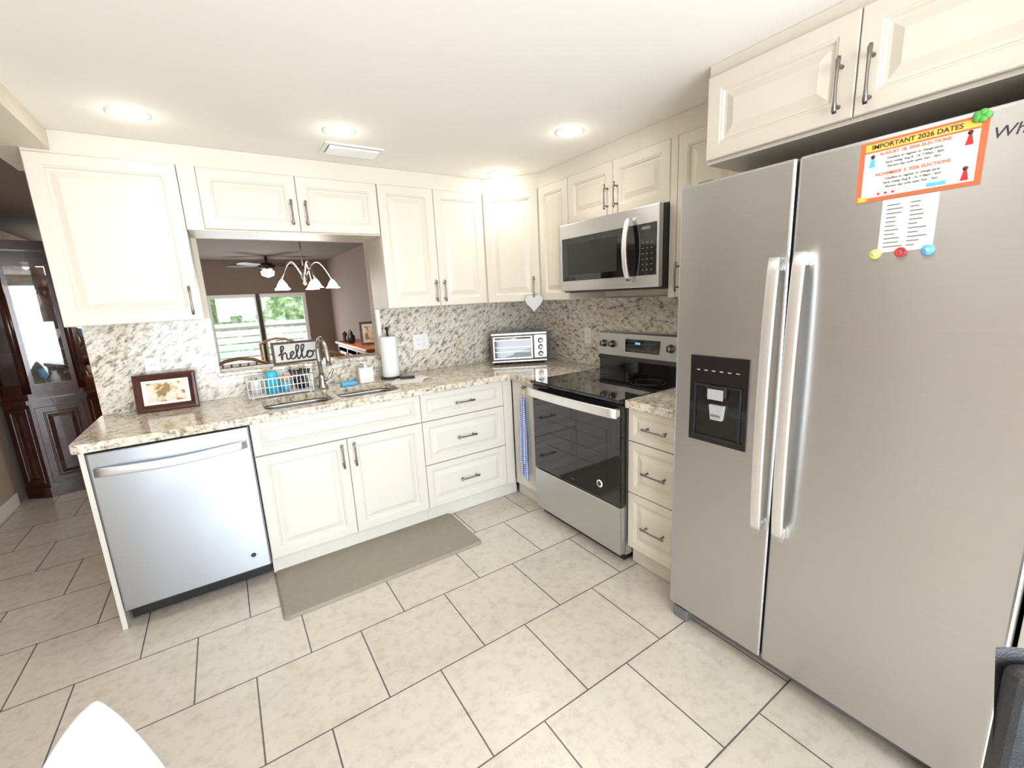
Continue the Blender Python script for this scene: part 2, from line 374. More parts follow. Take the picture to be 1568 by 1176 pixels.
# ---------------------------------------------------------------- counter + sink
def rr(x0,x1,y0,y1,r,seg=6):
    o=[]
    for cx,cy,a0 in ((x1-r,y1-r,0),(x0+r,y1-r,PI/2),(x0+r,y0+r,PI),(x1-r,y0+r,1.5*PI)):
        for i in range(seg+1):
            a=a0+i/seg*PI/2;o.append((cx+r*math.cos(a),cy+r*math.sin(a)))
    return o
bowls=[(-2.14,-1.785,-.57,-.24),(-1.755,-1.39,-.57,-.24)]
cu=bpy.data.curves.new('ct','CURVE');cu.dimensions='2D';cu.fill_mode='BOTH';cu.extrude=.0165;cu.bevel_depth=.0035;cu.bevel_resolution=2
def spl(pts):
    s=cu.splines.new('POLY');s.points.add(len(pts)-1)
    for i,p in enumerate(pts): s.points[i].co=(p[0],p[1],0,1)
    s.use_cyclic_u=True
outer=[(-.004,-.004),(-2.875,-.004)]+[(-2.875+.03*(1-math.cos(a)),-.652+.03*(1-math.sin(a))) for a in [i*PI/12 for i in range(7)]]+[(-.652,-.652),(-.652,-.922),(-.004,-.922)]
spl(outer)
for q in bowls: spl(rr(*q,.07))
o=bpy.data.objects.new('ct',cu);scene.collection.objects.link(o);bpy.context.view_layer.update()
me=bpy.data.meshes.new_from_object(o.evaluated_get(bpy.context.evaluated_depsgraph_get()));bpy.data.objects.remove(o)
b=B('granite_countertop');b.add([tuple(v.co) for v in me.vertices],[tuple(p.vertices) for p in me.polygons],M_gran,False,T(0,0,.895));b.done()
b=B('granite_countertop');b.box(-.655,-.002,-2.040,-1.690,.875,.915,M_gran,.004);b.done()
b=B('kitchen_sink')
for q in bowls:
    x0,x1,y0,y1=q;rs=[]
    for ins,z,r in ((-.012,.875,.075),(-.003,.875,.072),(-.002,.86,.07),(.004,.74,.065),(.012,.715,.06),(.035,.700,.05),(.12,.697,.03)):
        rs.append([(x,y,z) for x,y in rr(x0+ins,x1-ins,y0+ins,y1-ins,r)])
    b.rings(rs,M_sink,True,False,True)
    cx,cy=(x0+x1)/2,(y0+y1)/2;b.lathe([(.045,.698),(.043,.702),(.02,.700)],(cx,cy,0),M_chrome,20)
b.done()
b=B('granite_backsplash')
b.box(-2.868,-2.31,-.014,-.001,.916,UB-.001,M_splash);b.box(-2.31,-1.34,-.014,-.001,.916,1.049,M_splash);b.box(-1.34,-.001,-.014,-.001,.916,UB-.001,M_splash)
b.box(-.014,-.001,-2.045,-.014,.916,UB-.001,M_splash);b.done()
b=B('trim_3')
b.box(-1.352,-1.325,-.05,-.0145,1.076,UB-.002,M_trim,.003);b.done()

# ---------------------------------------------------------------- dishwasher
b=B('dishwasher');b.M=SB
u0,u1=-2.832,-2.226
b.box(u0,u1,.09,.868,-.60,-.012,M_grey)
b.box(u0+.002,u1-.002,.10,.866,-.012,.022,M_steeldw,.006)
b.box(u0+.01,u1-.01,.02,.095,-.55,-.05,M_black)
b.box(u0+.005,u1-.005,.852,.868,-.012,.014,M_dark,.002)
pts=[(u0+.02+i*(.566/20),.778-.004*math.cos(PI*(i/10-1)),.030+.030*math.sin(PI*i/20)**.5) for i in range(21)]
b.bar(pts,.040,.014,(0,0,1),M_steelhd)
b.lathe([(.001,.0),(.017,.0),(.017,.0015),(.001,.0015)],(u1-.075,.185,.022),M_white,20)
b.lathe([(.009,.0016),(.012,.0016),(.012,.0022),(.009,.0022)],(u1-.075,.185,.022),M_ink,20)
b.text('. . . . .',.02,T(-2.53,.165,.0228),M_grey)
b.done()

# ---------------------------------------------------------------- range
b=B('electric_range');b.M=FR(-.673)
u0,u1=.931,1.684
b.box(u0,u1,.05,.895,-.655,-.04,M_steel)
b.box(u0-.0,u1+.0,.895,.916,-.60,.012,M_blackgl,.005)
b.box(u0+.004,u1-.004,.335,.888,-.04,0,M_blackgl,.006)
b.box(u0+.004,u1-.004,.055,.328,-.04,0,M_steel,.006)
b.box(u0+.02,u1-.02,.005,.05,-.6,-.05,M_black)
b.bar([(u0+.004+i*(.745/16),.848,.030+.022*math.sin(PI*i/16)**.5) for i in range(17)],.050,.016,(0,0,1),M_steelh)
for u in (u0+.02,u1-.02): b.box(u-.015,u+.015,.828,.868,0,.036,M_steelh,.006)
b.box(u0+.10,u1-.10,.44,.74,0,.0012,M_blackgl,.0005)
for i,z in enumerate((.52,.60,.68)): b.box(u0+.14,u1-.14,z,z+.003,.0012,.0016,M_dark)
b.lathe([(.001,0),(.022,0),(.022,.002),(.001,.002)],(1.53,.42,0),M_white,20);b.lathe([(.010,.002),(.013,.002),(.013,.0028),(.010,.0028)],(1.53,.42,0),M_ink,20)
b.text('- - -',.02,T(1.31,.375,.0005),M_icon2)
for (uu,nn,r) in ((1.12,-.16,.10),(1.50,-.16,.085),(1.12,-.42,.08),(1.50,-.42,.10)):
    for q in (r,r*.7):
        ring=[(uu+q*math.cos(a*PI/18),.9162,nn+q*math.sin(a*PI/18)) for a in range(37)]
        b.tube(ring,.0006,M_grey,4)
b.box(u0,u1,.90,1.02,-.652,-.60,M_blackgl,.003)
prof=[(-.652,1.02),(-.585,1.02),(-.598,1.165),(-.61,1.175),(-.652,1.175)]
b.rings([[(u0,v,n) for n,v in prof],[(u1,v,n) for n,v in prof]],M_steel,False)
b.rings([[(u0+.01,v,n) for n,v in [(-.63,1.0),(-.575,.995),(-.586,1.02),(-.63,1.03)]],[(u1-.01,v,n) for n,v in [(-.63,1.0),(-.575,.995),(-.586,1.02),(-.63,1.03)]]],M_black,False)
b.box(1.175,1.445,1.05,1.135,-.60,-.587,M_blackgl,.003);b.box(1.26,1.30,1.103,1.117,-.588,-.5855,M_display)
for i in range(6): b.box(1.19+i*.042,1.205+i*.042,1.065,1.07,-.588,-.5858,M_icon)
for u in (.985,1.065,1.525,1.61): b.lathe([(.026,-.592),(.026,-.585),(.019,-.580),(.018,-.560),(.014,-.556)],(u,1.095,0),M_sink,20);b.box(u-.003,u+.003,1.08,1.112,-.557,-.552,M_black)
b.done()

# ---------------------------------------------------------------- microwave
b=B('over_range_microwave');b.M=FR(-.40)
u0,u1=.918,1.678;z0,z1=1.447,1.858
b.box(u0,u1,z0,z1,-.398,-.03,M_black,.003)
b.box(u0,u1,z0+.008,z1,-.03,0,M_steel,.005)
b.box(u0+.022,u1-.018,z0+.07,z1-.085,0,.003,M_blackgl,.001)
b.box(u0+.07,1.40,z0+.105,z1-.12,.003,.0042,M_black,.0005)
for r in range(6):
    for c in range(3): b.box(1.573+c*.028,1.583+c*.028,z0+.095+r*.027,z0+.099+r*.027,.003,.0036,M_icon)
b.box(1.57,1.625,z1-.115,z1-.10,.003,.0038,M_icon)
hp=[(1.50,z0+.05+i*(.31/16),.02+.035*math.sin(PI*i/16)**.6) for i in range(17)]
b.bar(hp,.016,.030,(1,0,0),M_steelh)
b.box(u0+.03,u1-.03,z0-.004,z0+.008,-.36,-.05,M_grey)
b.done()

# ---------------------------------------------------------------- fridge
b=B('side_by_side_refrigerator');b.M=FR(-.758)
u0,u1,us=2.050,3.030,2.4535;zb,zt=.062,1.812
b.box(u0+.006,u1-.006,.05,1.785,-.73,-.075,M_grey,.004)
b.box(u0,us-.003,zb,zt,-.072,0,M_steel,.009,3);b.box(us+.003,u1,zb,zt,-.072,0,M_steel,.009,3)
b.box(us-.003,us+.003,zb+.01,zt-.01,-.07,-.02,M_dark)
b.box(u0+.02,u1-.02,.012,.062,-.70,-.05,M_grey,.003)
for u in (u0+.04,u1-.07): b.box(u-.02,u+.05,.0,.05,-.10,-.005,M_grey,.006)
for u in (u0+.05,u1-.11): b.box(u,u+.06,1.785,1.822,-.14,-.03,M_grey,.006)
def fh(uc,z0,z1):
    pts=[];n=24
    for i in range(n+1):
        t=i/n;pts.append((uc,z0+(z1-z0)*t,.034+.020*math.sin(PI*t)**.6))
    b.bar(pts,.014,.034,(1,0,0),M_steelh)
    for z in (z0+.02,z1-.02): b.box(uc-.014,uc+.014,z-.02,z+.02,0,.034,M_steelh,.006)
fh(2.424,.585,1.525);fh(2.496,.585,1.535)
du0,du1,dz0,dz1=2.122,2.352,.855,1.192
b.box(du0,du1,dz0,dz1,0,.004,M_blackgl,.0015)
b.box(du0+.018,du1-.018,dz0+.02,dz0+.03,0,.012,M_black,.002)
b.box(du0+.022,du0+.03,dz0+.03,dz0+.225,.004,.010,M_black,.002);b.box(du1-.03,du1-.022,dz0+.03,dz0+.225,.004,.010,M_black,.002);b.box(du0+.022,du1-.022,dz0+.222,dz0+.230,.004,.012,M_black,.002)
b.box(2.200,2.278,1.04,1.085,.004,.020,M_black,.004);b.box(2.208,2.270,1.032,1.072,.020,.022,M_icon2,.001)
b.prism([(2.222,.955),(2.265,.955),(2.272,1.012),(2.215,1.012)],.004,.020,M_icon2)
b.box(2.226,2.262,.968,.976,.020,.024,M_grey,.001)
for i in range(6): b.box(2.15+i*.031,2.163+i*.031,1.135,1.139,.004,.0046,M_icon2)
b.text('Whirlpool',.034,T(2.856,1.752,.0008),M_ink,shear=.2,align='LEFT')
b.done()
F=FR(-.7583)
b=B('election_flyer');b.M=F
b.box(2.61,2.85,1.65,1.80,0,.0012,M_orange);b.box(2.622,2.838,1.660,1.772,.0012,.0016,M_paper);b.box(2.622,2.838,1.776,1.794,.0012,.0017,M_yellow)
b.text('IMPORTANT 2026 DATES',.0155,T(2.722,1.785,.002),M_ink,offset=.0002)
b.text('AUGUST 18, 2026 ELECTIONS',.0105,T(2.722,1.765,.002),M_orange,offset=.0002)
b.text('NOVEMBER 3, 2026 ELECTIONS',.0105,T(2.722,1.715,.002),M_orange,offset=.0002)
for i,z in enumerate((1.752,1.742,1.732,1.702,1.692,1.682)): b.text(('Deadline to register or change party','Early voting: Aug 8 - 16, 7:30am - 5pm','Election day: polls open 7am - 7pm')[i%3],.0072,T(2.724,z,.002),M_ink)
for u,z,m in ((2.640,1.752,M_blue),(2.822,1.757,M_red),(2.822,1.680,M_red)):
    b.lathe([(.001,0),(.005,.0),(.005,.001),(.001,.001)],(u,z+.010,.0016),M_framew,12);b.prism([(u-.007,z-.016),(u+.007,z-.016),(u+.003,z+.005),(u-.003,z+.005)],.0016,.0024,m)
for u in (2.66,2.675,2.69): b.lathe([(.001,0),(.003,.0),(.003,.001),(.001,.001)],(u,1.667,.0016),M_red,10)
b.box(2.755,2.79,1.663,1.672,.0016,.002,M_blue)
b.box(2.615,2.635,1.652,1.664,.0017,.002,M_yellow);b.done()
b=B('leaf_magnet');b.M=F
for a in (0,1.3,2.5,3.8,5): b.lathe([(.001,.0015),(.009,.002),(.007,.005),(.001,.006)],(2.836+.008*math.cos(a),1.797+.006*math.sin(a),.0017),M_green,10)
b.done()
b=B('shopping_note');b.M=F
b.box(2.672,2.782,1.515,1.648,0,.0008,M_paper)
for i in range(11):
    z=1.632-i*.0105;b.box(2.682,2.682+.02+random.random()*.02,z,z+.003,.0008,.0012,M_grey);b.box(2.73,2.73+.015+random.random()*.025,z,z+.003,.0008,.0012,M_grey)
b.done()
for u,m,ring in ((2.668,M_lime,0),(2.722,M_red,1),(2.775,M_blue,0)):
    b=B('round_magnet');b.M=F@T(0,0,.001)
    if ring:
        b.tube([(u+.009*math.cos(k*PI/10),1.512+.009*math.sin(k*PI/10),.0035) for k in range(21)],.0035,m,8)
    else: b.lathe([(.001,.0),(.012,.0),(.013,.004),(.010,.007),(.001,.008)],(u,1.512,0),m,20);b.lathe([(.001,.008),(.005,.008),(.001,.009)],(u,1.512,0),M_white,12)
    b.done()
b=B('refrigerator_side_panel');b.box(-.70,-.002,-3.062,-3.038,.0,2.2,M_cab,.002);b.done()

# ---------------------------------------------------------------- mat, towel, heart, vent, lights, outlets
b=B('kitchen_floor_mat')
rs=[[(x,y,z) for x,y in rr(-2.225+i,-1.15-i,-1.035+i,-.565-i,.03)] for i,z in ((0,.001),(0,.004),(.012,.014))]
b.rings(rs,M_mat,False);b.done()
b=B('dish_towel')
b.sheet(lambda s,t:(-.642-.012-.010*math.sin(s*13)*(.5+t*.5)-.01*t, -.80-.048*(2*s-1)*(.55+.45*min(1,t*2.0)), .78-.58*t+.012*math.sin(s*5)*t),16,20,M_towel)
b.sheet(lambda s,t:(-.655-.012-.006*math.sin(s*11+1)*(.5+t*.5)-.012*t, -.808-.034*(2*s-1)*(.55+.45*min(1,t*2.0)), .78-.46*t),16,20,M_towel)
b.tube([(-.650,-.80,.775),(-.652,-.79,.81),(-.65,-.80,.845),(-.652,-.81,.81),(-.65,-.80,.775)],.005,M_kraft,8)
b.M=RB;b.lathe([(.006,0),(.006,.014),(.012,.018),(.012,.026),(.004,.03)],(.80,.842,0),M_nickel,16);b.done()
b=B('heart_ornament')
hp=[]
for k in range(40):
    a=2*PI*k/40;hp.append((16*math.sin(a)**3*.0038,(13*math.cos(a)-5*math.cos(2*a)-2*math.cos(3*a)-math.cos(4*a))*.0042))
b.M=frame((-.61,-.33,0),(1,-1,0),(-1,-1,0))@T(.352,1.392,.045)
b.rings([[(x,y,0) for x,y in hp],[(x*1.0,y*1.0,.010) for x,y in hp]],M_heart,False)
b.tube([(0,.02,.005),(-.010,.06,.0),(0,.10,-.006),(.010,.06,.0),(0,.02,.005)],.0015,M_kraft,6);b.done()
def downlight(x,y,e):
    b=B('recessed_ceiling_light');b.lathe([(.052,CZ-.008),(.062,CZ-.008),(.075,CZ-.003),(.076,CZ)],(x,y,0),M_trim,32,cap=False)
    b.lathe([(.001,CZ-.012),(.035,CZ-.011),(.053,CZ-.007)],(x,y,0),M_lamp,32,cap=False);b.done()
    l=bpy.data.lights.new('downlight_lamp','SPOT');l.energy=e;l.color=(1,.92,.79);l.spot_size=2.35;l.spot_blend=1;l.shadow_soft_size=.06
    o=bpy.data.objects.new('downlight_lamp',l);scene.collection.objects.link(o);o.location=(x,y,CZ-.03)
    l=bpy.data.lights.new('downlight_glow','POINT');l.energy=.5;l.color=(1,.95,.86);l.shadow_soft_size=.04
    o=bpy.data.objects.new('downlight_glow',l);scene.collection.objects.link(o);o.location=(x,y,CZ-.065)
for x,y,e in ((-2.45,-.66,8),(-1.66,-.82,10),(-.64,-1.30,11),(-.57,-.50,8),(-2.3,-2.6,10),(-1.2,-2.6,10),(-3.4,-.9,24)): downlight(x,y,e)  # last downlight is added out of view to brighten the left passage
b=B('ceiling_air_vent')
vx,vy=-1.54,-.575
b.box(vx-.15,vx+.15,vy-.085,vy+.085,CZ-.008,CZ,M_trim,.003)
b.box(vx-.13,vx+.13,vy-.066,vy+.066,CZ-.009,CZ-.008,M_dark)
for k in range(7): b.add([(vx-.128,vy-.064+k*.019,CZ-.009),(vx+.128,vy-.064+k*.019,CZ-.009),(vx+.128,vy-.052+k*.019,CZ-.017),(vx-.128,vy-.052+k*.019,CZ-.017)],[(0,1,2,3)],M_trim)
b.done()
def outlet(M,u,v,gang):
    b=B('wall_outlet');b.M=M;w=.036 if gang==1 else .06
    b.box(u-w,u+w,v-.059,v+.059,0,.006,M_white,.003)
    for c in ([0] if gang==1 else [-.023,.023]):
        b.box(u+c-.016,u+c+.016,v-.033,v+.033,.006,.009,M_white,.002)
        for dz in (-.018,.018):
            for du in (-.006,.006): b.box(u+c+du-.001,u+c+du+.001,v+dz-.004,v+dz+.004,.0088,.0094,M_dark)
    b.done()
outlet(FS(-.0145),-2.615,1.145,1);outlet(FS(-.0145),-1.03,1.135,2);outlet(FR(-.0145),.755,1.13,1)

# ---------------------------------------------------------------- counter items
CT=.9155
b=B('toaster_oven')
b.M=frame((-.545,-.235,CT),(.38,-.215,0),(-.215,-.38,0))
W=.437;H=.245;Dp=.235
b.box(0,W,.018,H,-Dp,-.012,M_toast,.012,3);b.box(0,W,.018,H,-.014,0,M_black,.004)
b.box(.0,W,H-.018,H+.002,-.02,.004,M_toast,.004);b.box(0,W,.016,.034,-.02,.004,M_toast,.004)
b.box(.012,.325,.04,H-.024,0,.008,M_toast,.003);b.box(.026,.311,.055,H-.058,.008,.0095,M_blackgl,.001)
b.box(.03,.305,.10,.103,.0095,.011,M_chrome);b.box(.03,.305,.135,.138,.0095,.011,M_chrome)
for i in range(12): b.box(.04+i*.022,.0415+i*.022,.10,.103,.0095,.012,M_chrome)
b.tube([(.03,H-.04,.008),(.03,H-.04,.032),(.305,H-.04,.032),(.305,H-.04,.008)],.006,M_chrome,8)
b.box(.335,W-.004,.045,H-.022,0,.004,M_sink,.002)
for z in (.075,.127,.178): b.lathe([(.022,.004),(.021,.010),(.017,.026),(.012,.028)],(.385,z,0),M_toast,20);b.box(.383,.387,z-.016,z+.016,.028,.033,M_black)
for u in (.03,W-.03):
    for n in (-.03,-Dp+.03): b.cyl((u,0,n),.012,.018,M_black,'y',12)
b.done()
b=B('picture_frame')
b.M=frame((-2.71,-.115,CT),(.25,-.02,0),(-.02,-.25,0))@Matrix.Rotation(-.20,4,'X')
w,h=.28,.205
b.rings([[(0+a,0+a,n),(w-a,a,n),(w-a,h-a,n),(a,h-a,n)] for a,n in [(0,0),(0,.012),(.004,.018),(.015,.020),(.028,.012),(.034,.008)]],M_framew,False,True,True)
b.box(.036,w-.036,.036,h-.036,.008,.010,M_paper);b.box(.056,w-.056,.05,h-.05,.010,.011,M_photo)
b.box(w/2-.03,w/2+.03,.01,.15,-.004,0,M_framew)
b.done()
b=B('dish_drying_rack')
x0,x1,y0,y1=-2.19,-1.84,-.225,-.04;z0,z1=.93,1.03
for z in (z0,z1,(z0+z1)/2): b.tube([(x0,y0,z),(x1,y0,z),(x1,y1,z),(x0,y1,z),(x0,y0,z)],.0042 if z!=(z0+z1)/2 else .0026,M_wire,6)
for i in range(17):
    x=x0+(x1-x0)*i/16
    b.tube([(x,y0,z1),(x,y0,z0),(x,y1,z0),(x,y1,z1)],.0024,M_wire,5)
for i in range(8):
    y=y0+(y1-y0)*i/7
    b.tube([(x0,y,z1),(x0,y,z0),(x1,y,z0),(x1,y,z1)],.0024,M_wire,5)
for x in (x0+.02,x1-.02):
    for y in (y0+.01,y1-.01): b.cyl((x,y,CT),.006,z0-CT,M_wire,seg=10)
for i in range(6):
    x=-1.92+.012*i;y=-.11-.02*(i%3);b.tube([(x,y,.937),(x+.006*(i-3),y+.01,1.02),(x+.009*(i-3),y+.012,1.055)],[.004,.005,.010],M_black,8)
b.lathe([(.03,.935),(.034,1.0),(.030,1.0),(.026,.94)],(-1.895,-.125,0),M_black,16);b.done()
def cup(name,x,y,r,h,m,z=.935,flip=False):
    b=B(name);pr=[(r*.8,0),(r,h),(r*.92,h),(r*.74,.004),(.001,.004)] if not flip else [(r,0),(r*.75,h*.93),(r*.6,h),(.001,h)]
    b.lathe([(a,z+q) for a,q in pr],(x,y,0),m,20);b.done()
cup('plastic_cup',-2.055,-.16,.042,.13,M_cyan,flip=True);cup('plastic_cup',-2.14,-.10,.032,.08,M_white,flip=True)
cup('plastic_cup',-1.975,-.09,.030,.08,M_yellow,flip=True);cup('drinking_bowl',-1.985,-.175,.026,.06,M_blue)
b=B('hello_sign');b.M=frame((-2.02,.03,1.0758),(1,0,0),(0,-1,0))@Matrix.Rotation(-.10,4,'X')
b.rings([[(0+a,0+a,n),(.30-a,a,n),(.30-a,.145-a,n),(a,.145-a,n)] for a,n in [(0,0),(0,.014),(.014,.014),(.015,.008)]],M_signw,False)
b.box(.015,.285,.015,.130,.006,.009,M_signb)
P=[(0,.35),(.10,.55),(.20,.95),(.17,1.1),(.11,.95),(.10,.0),(.14,.40),(.22,.55),(.27,.40),(.27,.08),(.33,.02),(.42,.22),(.52,.50),(.47,.60),(.40,.40),(.43,.05),(.54,.08),(.66,.60),(.72,1.0),(.67,1.1),(.62,.9),(.63,.10),(.70,.03),(.82,.55),(.90,1.0),(.85,1.1),(.80,.9),(.80,.10),(.87,.03),(.96,.25),(1.06,.55),(.98,.45),(.98,.08),(1.08,.02),(1.18,.25),(1.14,.50),(1.06,.53),(1.2,.48),(1.32,.55)]
def cr(P,n=6):
    o=[]
    for i in range(len(P)-1):
        p0,p1,p2,p3=P[max(i-1,0)],P[i],P[i+1],P[min(i+2,len(P)-1)]
        for k in range(n):
            t=k/n;o.append(tuple(.5*((2*p1[j])+(-p0[j]+p2[j])*t+(2*p0[j]-5*p1[j]+4*p2[j]-p3[j])*t*t+(-p0[j]+3*p1[j]-3*p2[j]+p3[j])*t**3) for j in (0,1)))
    return o+[P[-1]]
b.tube([(.035+x*.175,.030+y*.080,.0105) for x,y in cr(P)],.0048,M_ink,6,.4,up=(0,0,1));b.done()
b=B('kitchen_faucet');fx,fy=-1.772,-.145
b.lathe([(.032,CT),(.030,CT+.012),(.022,CT+.03),(.019,CT+.06),(.021,CT+.075),(.017,CT+.09)],(fx,fy,0),M_chrome,24)
pts=[(fx,fy,CT+.08),(fx-.004,fy,CT+.20)]+[(fx-.004+.012*(1-math.cos(a)),fy-.075*(1-math.cos(a)),CT+.24+.085*math.sin(a)) for a in [i*PI/12 for i in range(12)]]+[(fx+.022,fy-.155,CT+.22),(fx+.024,fy-.160,CT+.16)]
b.tube(pts,[.014]*3+[.0125]*(len(pts)-5)+[.016,.017],M_chrome,14)
b.tube([(fx+.018,fy,CT+.05),(fx+.045,fy,CT+.065),(fx+.075,fy-.01,CT+.12)],[.012,.010,.007],M_chrome,10)
b.done()
b=B('soap_dispenser');b.box(-1.55,-1.455,-.205,-.155,CT,CT+.105,M_white,.008);b.lathe([(.012,CT+.105),(.012,CT+.115),(.006,CT+.117),(.006,CT+.135)],(-1.50,-.18,0),M_white,14);b.box(-1.53,-1.495,-.187,-.173,CT+.135,CT+.143,M_white,.002);b.done()
b=B('blue_sponge');b.box(-1.67,-1.575,-.215,-.150,CT,CT+.028,M_blue,.008);b.done()
b=B('paper_towel_holder');px,py=-1.315,-.135
b.lathe([(.075,CT),(.075,CT+.008),(.07,CT+.012)],(px,py,0),M_black,28);b.cyl((px,py,CT+.012),.007,.33,M_black,seg=12);b.ball((px,py,CT+.345),.014,M_black)
b.lathe([(.02,CT+.014),(.058,CT+.014),(.059,CT+.02),(.059,CT+.286),(.058,CT+.292),(.02,CT+.292)],(px,py,0),M_paper,32)
b.done()
b=B('mail_papers')
for i,(a,m) in enumerate(((.2,M_paper),(-.15,M_paper),(.5,M_white))):
    b.M=T(-1.29+.03*i,-.37+.03*i,CT+.001+i*.003)@Matrix.Rotation(a-.5,4,'Z');b.box(-.10,.10,-.06,.06,0,.002,m)
b.M=T(-1.26,-.30,CT+.012)@Matrix.Rotation(-.4,4,'Z');b.box(-.05,.05,-.02,.02,0,.014,M_black,.004);b.done()

# ---------------------------------------------------------------- dining side
b=B('china_cabinet')
P=[(-3.79,2.75),(-3.79,1.86),(-3.62,1.76),(-3.30,1.84),(-3.08,2.10),(-3.04,2.75)]
def off(P,d):
    c=(-3.55,2.35);return [(x+(x-c[0])*d,y+(y-c[1])*d) if x>-3.75 else (x,y+(y-c[1])*d) for x,y in P]
b.prism(off(P,.03),.0,.09,M_mahog);b.prism(P,.09,.78,M_mahog);b.prism(off(P,.05),.78,.815,M_mahog)
b.prism(off(P,-.03),.815,.86,M_mahog);b.prism(off(P,-.03),1.90,1.96,M_mahog);b.prism(off(P,.05),1.96,2.03,M_mahog)
Q=off(P,-.05)
for z in (1.18,1.52): b.prism(off(P,-.10),z,z+.008,M_glass)
for (x,y) in Q[1:]: b.cyl((x,y,.86),.026,1.04,M_mahog,seg=10)
for i in range(1,5):
    (x0,y0),(x1,y1)=Q[i],Q[i+1];d=Vector((x1-x0,y1-y0,0));L=d.length
    b.M=frame((x0,y0,0),(d.x,d.y,0),(d.y,-d.x,0))
    b.box(.02,L-.02,.86,.93,-.01,.01,M_mahog);b.box(.02,L-.02,1.84,1.90,-.01,.01,M_mahog);b.box(.02,L-.02,.93,1.84,-.002,.002,M_glass)
    if L>.25: b.box(.02,.05,.93,1.84,-.008,.008,M_mahog);b.box(L-.05,L-.02,.93,1.84,-.008,.008,M_mahog)
    b.M=Matrix.Identity(4)
    (x0,y0),(x1,y1)=P[i],P[i+1];d=Vector((x1-x0,y1-y0,0));L=d.length
    b.M=frame((x0,y0,0),(d.x,d.y,0),(d.y,-d.x,0))@T(0,0,.012)
    b.door(.02,L-.02,.12,.75,M_mahog,.05,t=.012)
    b.M=Matrix.Identity(4)
b.box(-3.79,-3.78,1.86,2.75,.86,1.9,M_mahog);b.box(-3.78,-3.05,2.70,2.71,.86,1.9,M_mahog)
for z in (.865,1.19,1.53):
    for k in range(7):
        x=-3.66+.08*k;y=1.98+.07*((k*5)%3);m=(M_white,M_chrome,M_blue,M_white,M_framew,M_chrome,M_white)[(k+int(z*10))%7]
        if k%2: b.lathe([(.03,z),(.004,z+.01),(.004,z+.07),(.030,z+.10),(.036,z+.16)],(x,y,0),m,14)
        else: b.lathe([(.02,z),(.035,z+.04),(.03,z+.09),(.015,z+.12),(.02,z+.14)],(x,y,0),m,14)
b.done()
l=bpy.data.lights.new('cabinet_puck_lamp','POINT');l.energy=6;l.color=(1,.9,.75);l.shadow_soft_size=.04;o=bpy.data.objects.new('cabinet_puck_lamp',l);scene.collection.objects.link(o);o.location=(-3.45,2.2,1.84)
b=B('chandelier');cx,cy,cz=-1.46,2.0,1.78
b.lathe([(.06,CZ-.001),(.055,CZ-.02),(.02,CZ-.035)],(cx,cy,0),M_nickel,20);b.cyl((cx,cy,cz+.05),.006,CZ-cz-.08,M_nickel,seg=8)
b.lathe([(.004,cz-.13),(.022,cz-.11),(.012,cz-.08),(.035,cz-.04),(.018,cz),(.028,cz+.03),(.01,cz+.06)],(cx,cy,0),M_nickel,20)
for k in range(5):
    a=k*2*PI/5-.1;dx,dy=math.cos(a),math.sin(a)
    pts=[(cx+dx*(.02+.25*t),cy+dy*(.02+.25*t),cz-.03+.15*math.sin(PI*t*1.05)-.02*t) for t in [i/10 for i in range(11)]]
    b.tube(pts,.008,M_chrome,8);ex,ey,ez=pts[-1]
    b.lathe([(.016,ez-.005),(.026,ez-.02),(.042,ez-.045),(.052,ez-.07),(.074,ez-.092)],(ex,ey,0),M_shade,18,cap=False)
    b.ball((ex,ey,ez-.055),.024,M_shade)
b.done()
l=bpy.data.lights.new('chandelier_lamp','POINT');l.energy=28;l.color=(1,.88,.72);l.shadow_soft_size=.25;o=bpy.data.objects.new('chandelier_lamp',l);scene.collection.objects.link(o);o.location=(cx,cy,cz-.25)
b=B('ceiling_fan');cx,cy,cz=-1.50,5.2,2.11
b.cyl((cx,cy,cz),.02,CZ-cz-.001,M_bronze);b.lathe([(.05,cz+.04),(.12,cz+.02),(.12,cz-.04),(.06,cz-.07)],(cx,cy,0),M_bronze,24)
b.lathe([(.06,cz-.07),(.10,cz-.10),(.09,cz-.16),(.02,cz-.19)],(cx,cy,0),M_shade,20)
for k in range(5):
    a=k*2*PI/5+.2;b.M=T(cx,cy,cz)@Matrix.Rotation(a,4,'Z')@Matrix.Rotation(.2,4,'X')
    b.box(.11,.20,-.02,.02,-.004,.004,M_bronze);b.prism([(.18,-.05),(.55,-.07),(.60,-.05),(.62,0),(.60,.05),(.55,.07),(.18,.05)],-.004,.004,M_bronze)
b.M=Matrix.Identity(4);b.done()
b=B('dining_table');b.prism(rr(-2.1,-1.2,1.5,2.6,.15),.72,.755,M_oak);b.lathe([(.28,0),(.26,.04),(.08,.10),(.07,.4),(.12,.6),(.2,.72)],(-1.65,2.05,0),M_oak,24);b.done()
def dchair(x,y,a):
    b=B('dining_chair');b.M=T(x,y,0)@Matrix.Rotation(a,4,'Z')
    b.prism(rr(-.21,.21,-.21,.21,.05),.43,.465,M_oak)
    for sx in (-1,1):
        b.tube([(sx*.18,-.18,0),(sx*.17,-.17,.43)],[.014,.02],M_oak);b.tube([(sx*.19,.21,0),(sx*.18,.18,.45),(sx*.19,.23,.8),(sx*.19,.27,1.0)],[.015,.02,.017,.014],M_oak)
    b.tube([(-.2,.268,.98),(-.1,.275,1.03),(0,.278,1.045),(.1,.275,1.03),(.2,.268,.98)],.028,M_oak,8,.5)
    b.tube([(-.18,.20,.60),(.18,.20,.60)],.014,M_oak)
    for i in range(5):
        u=-.12+.06*i;b.tube([(u*.8,.20,.60),(u,.23,.8),(u,.27,1.0)],.008,M_oak,8)
    b.done()
dchair(-2.14,1.32,PI*.95);dchair(-1.62,1.20,PI*1.05);dchair(-1.70,2.95,0)
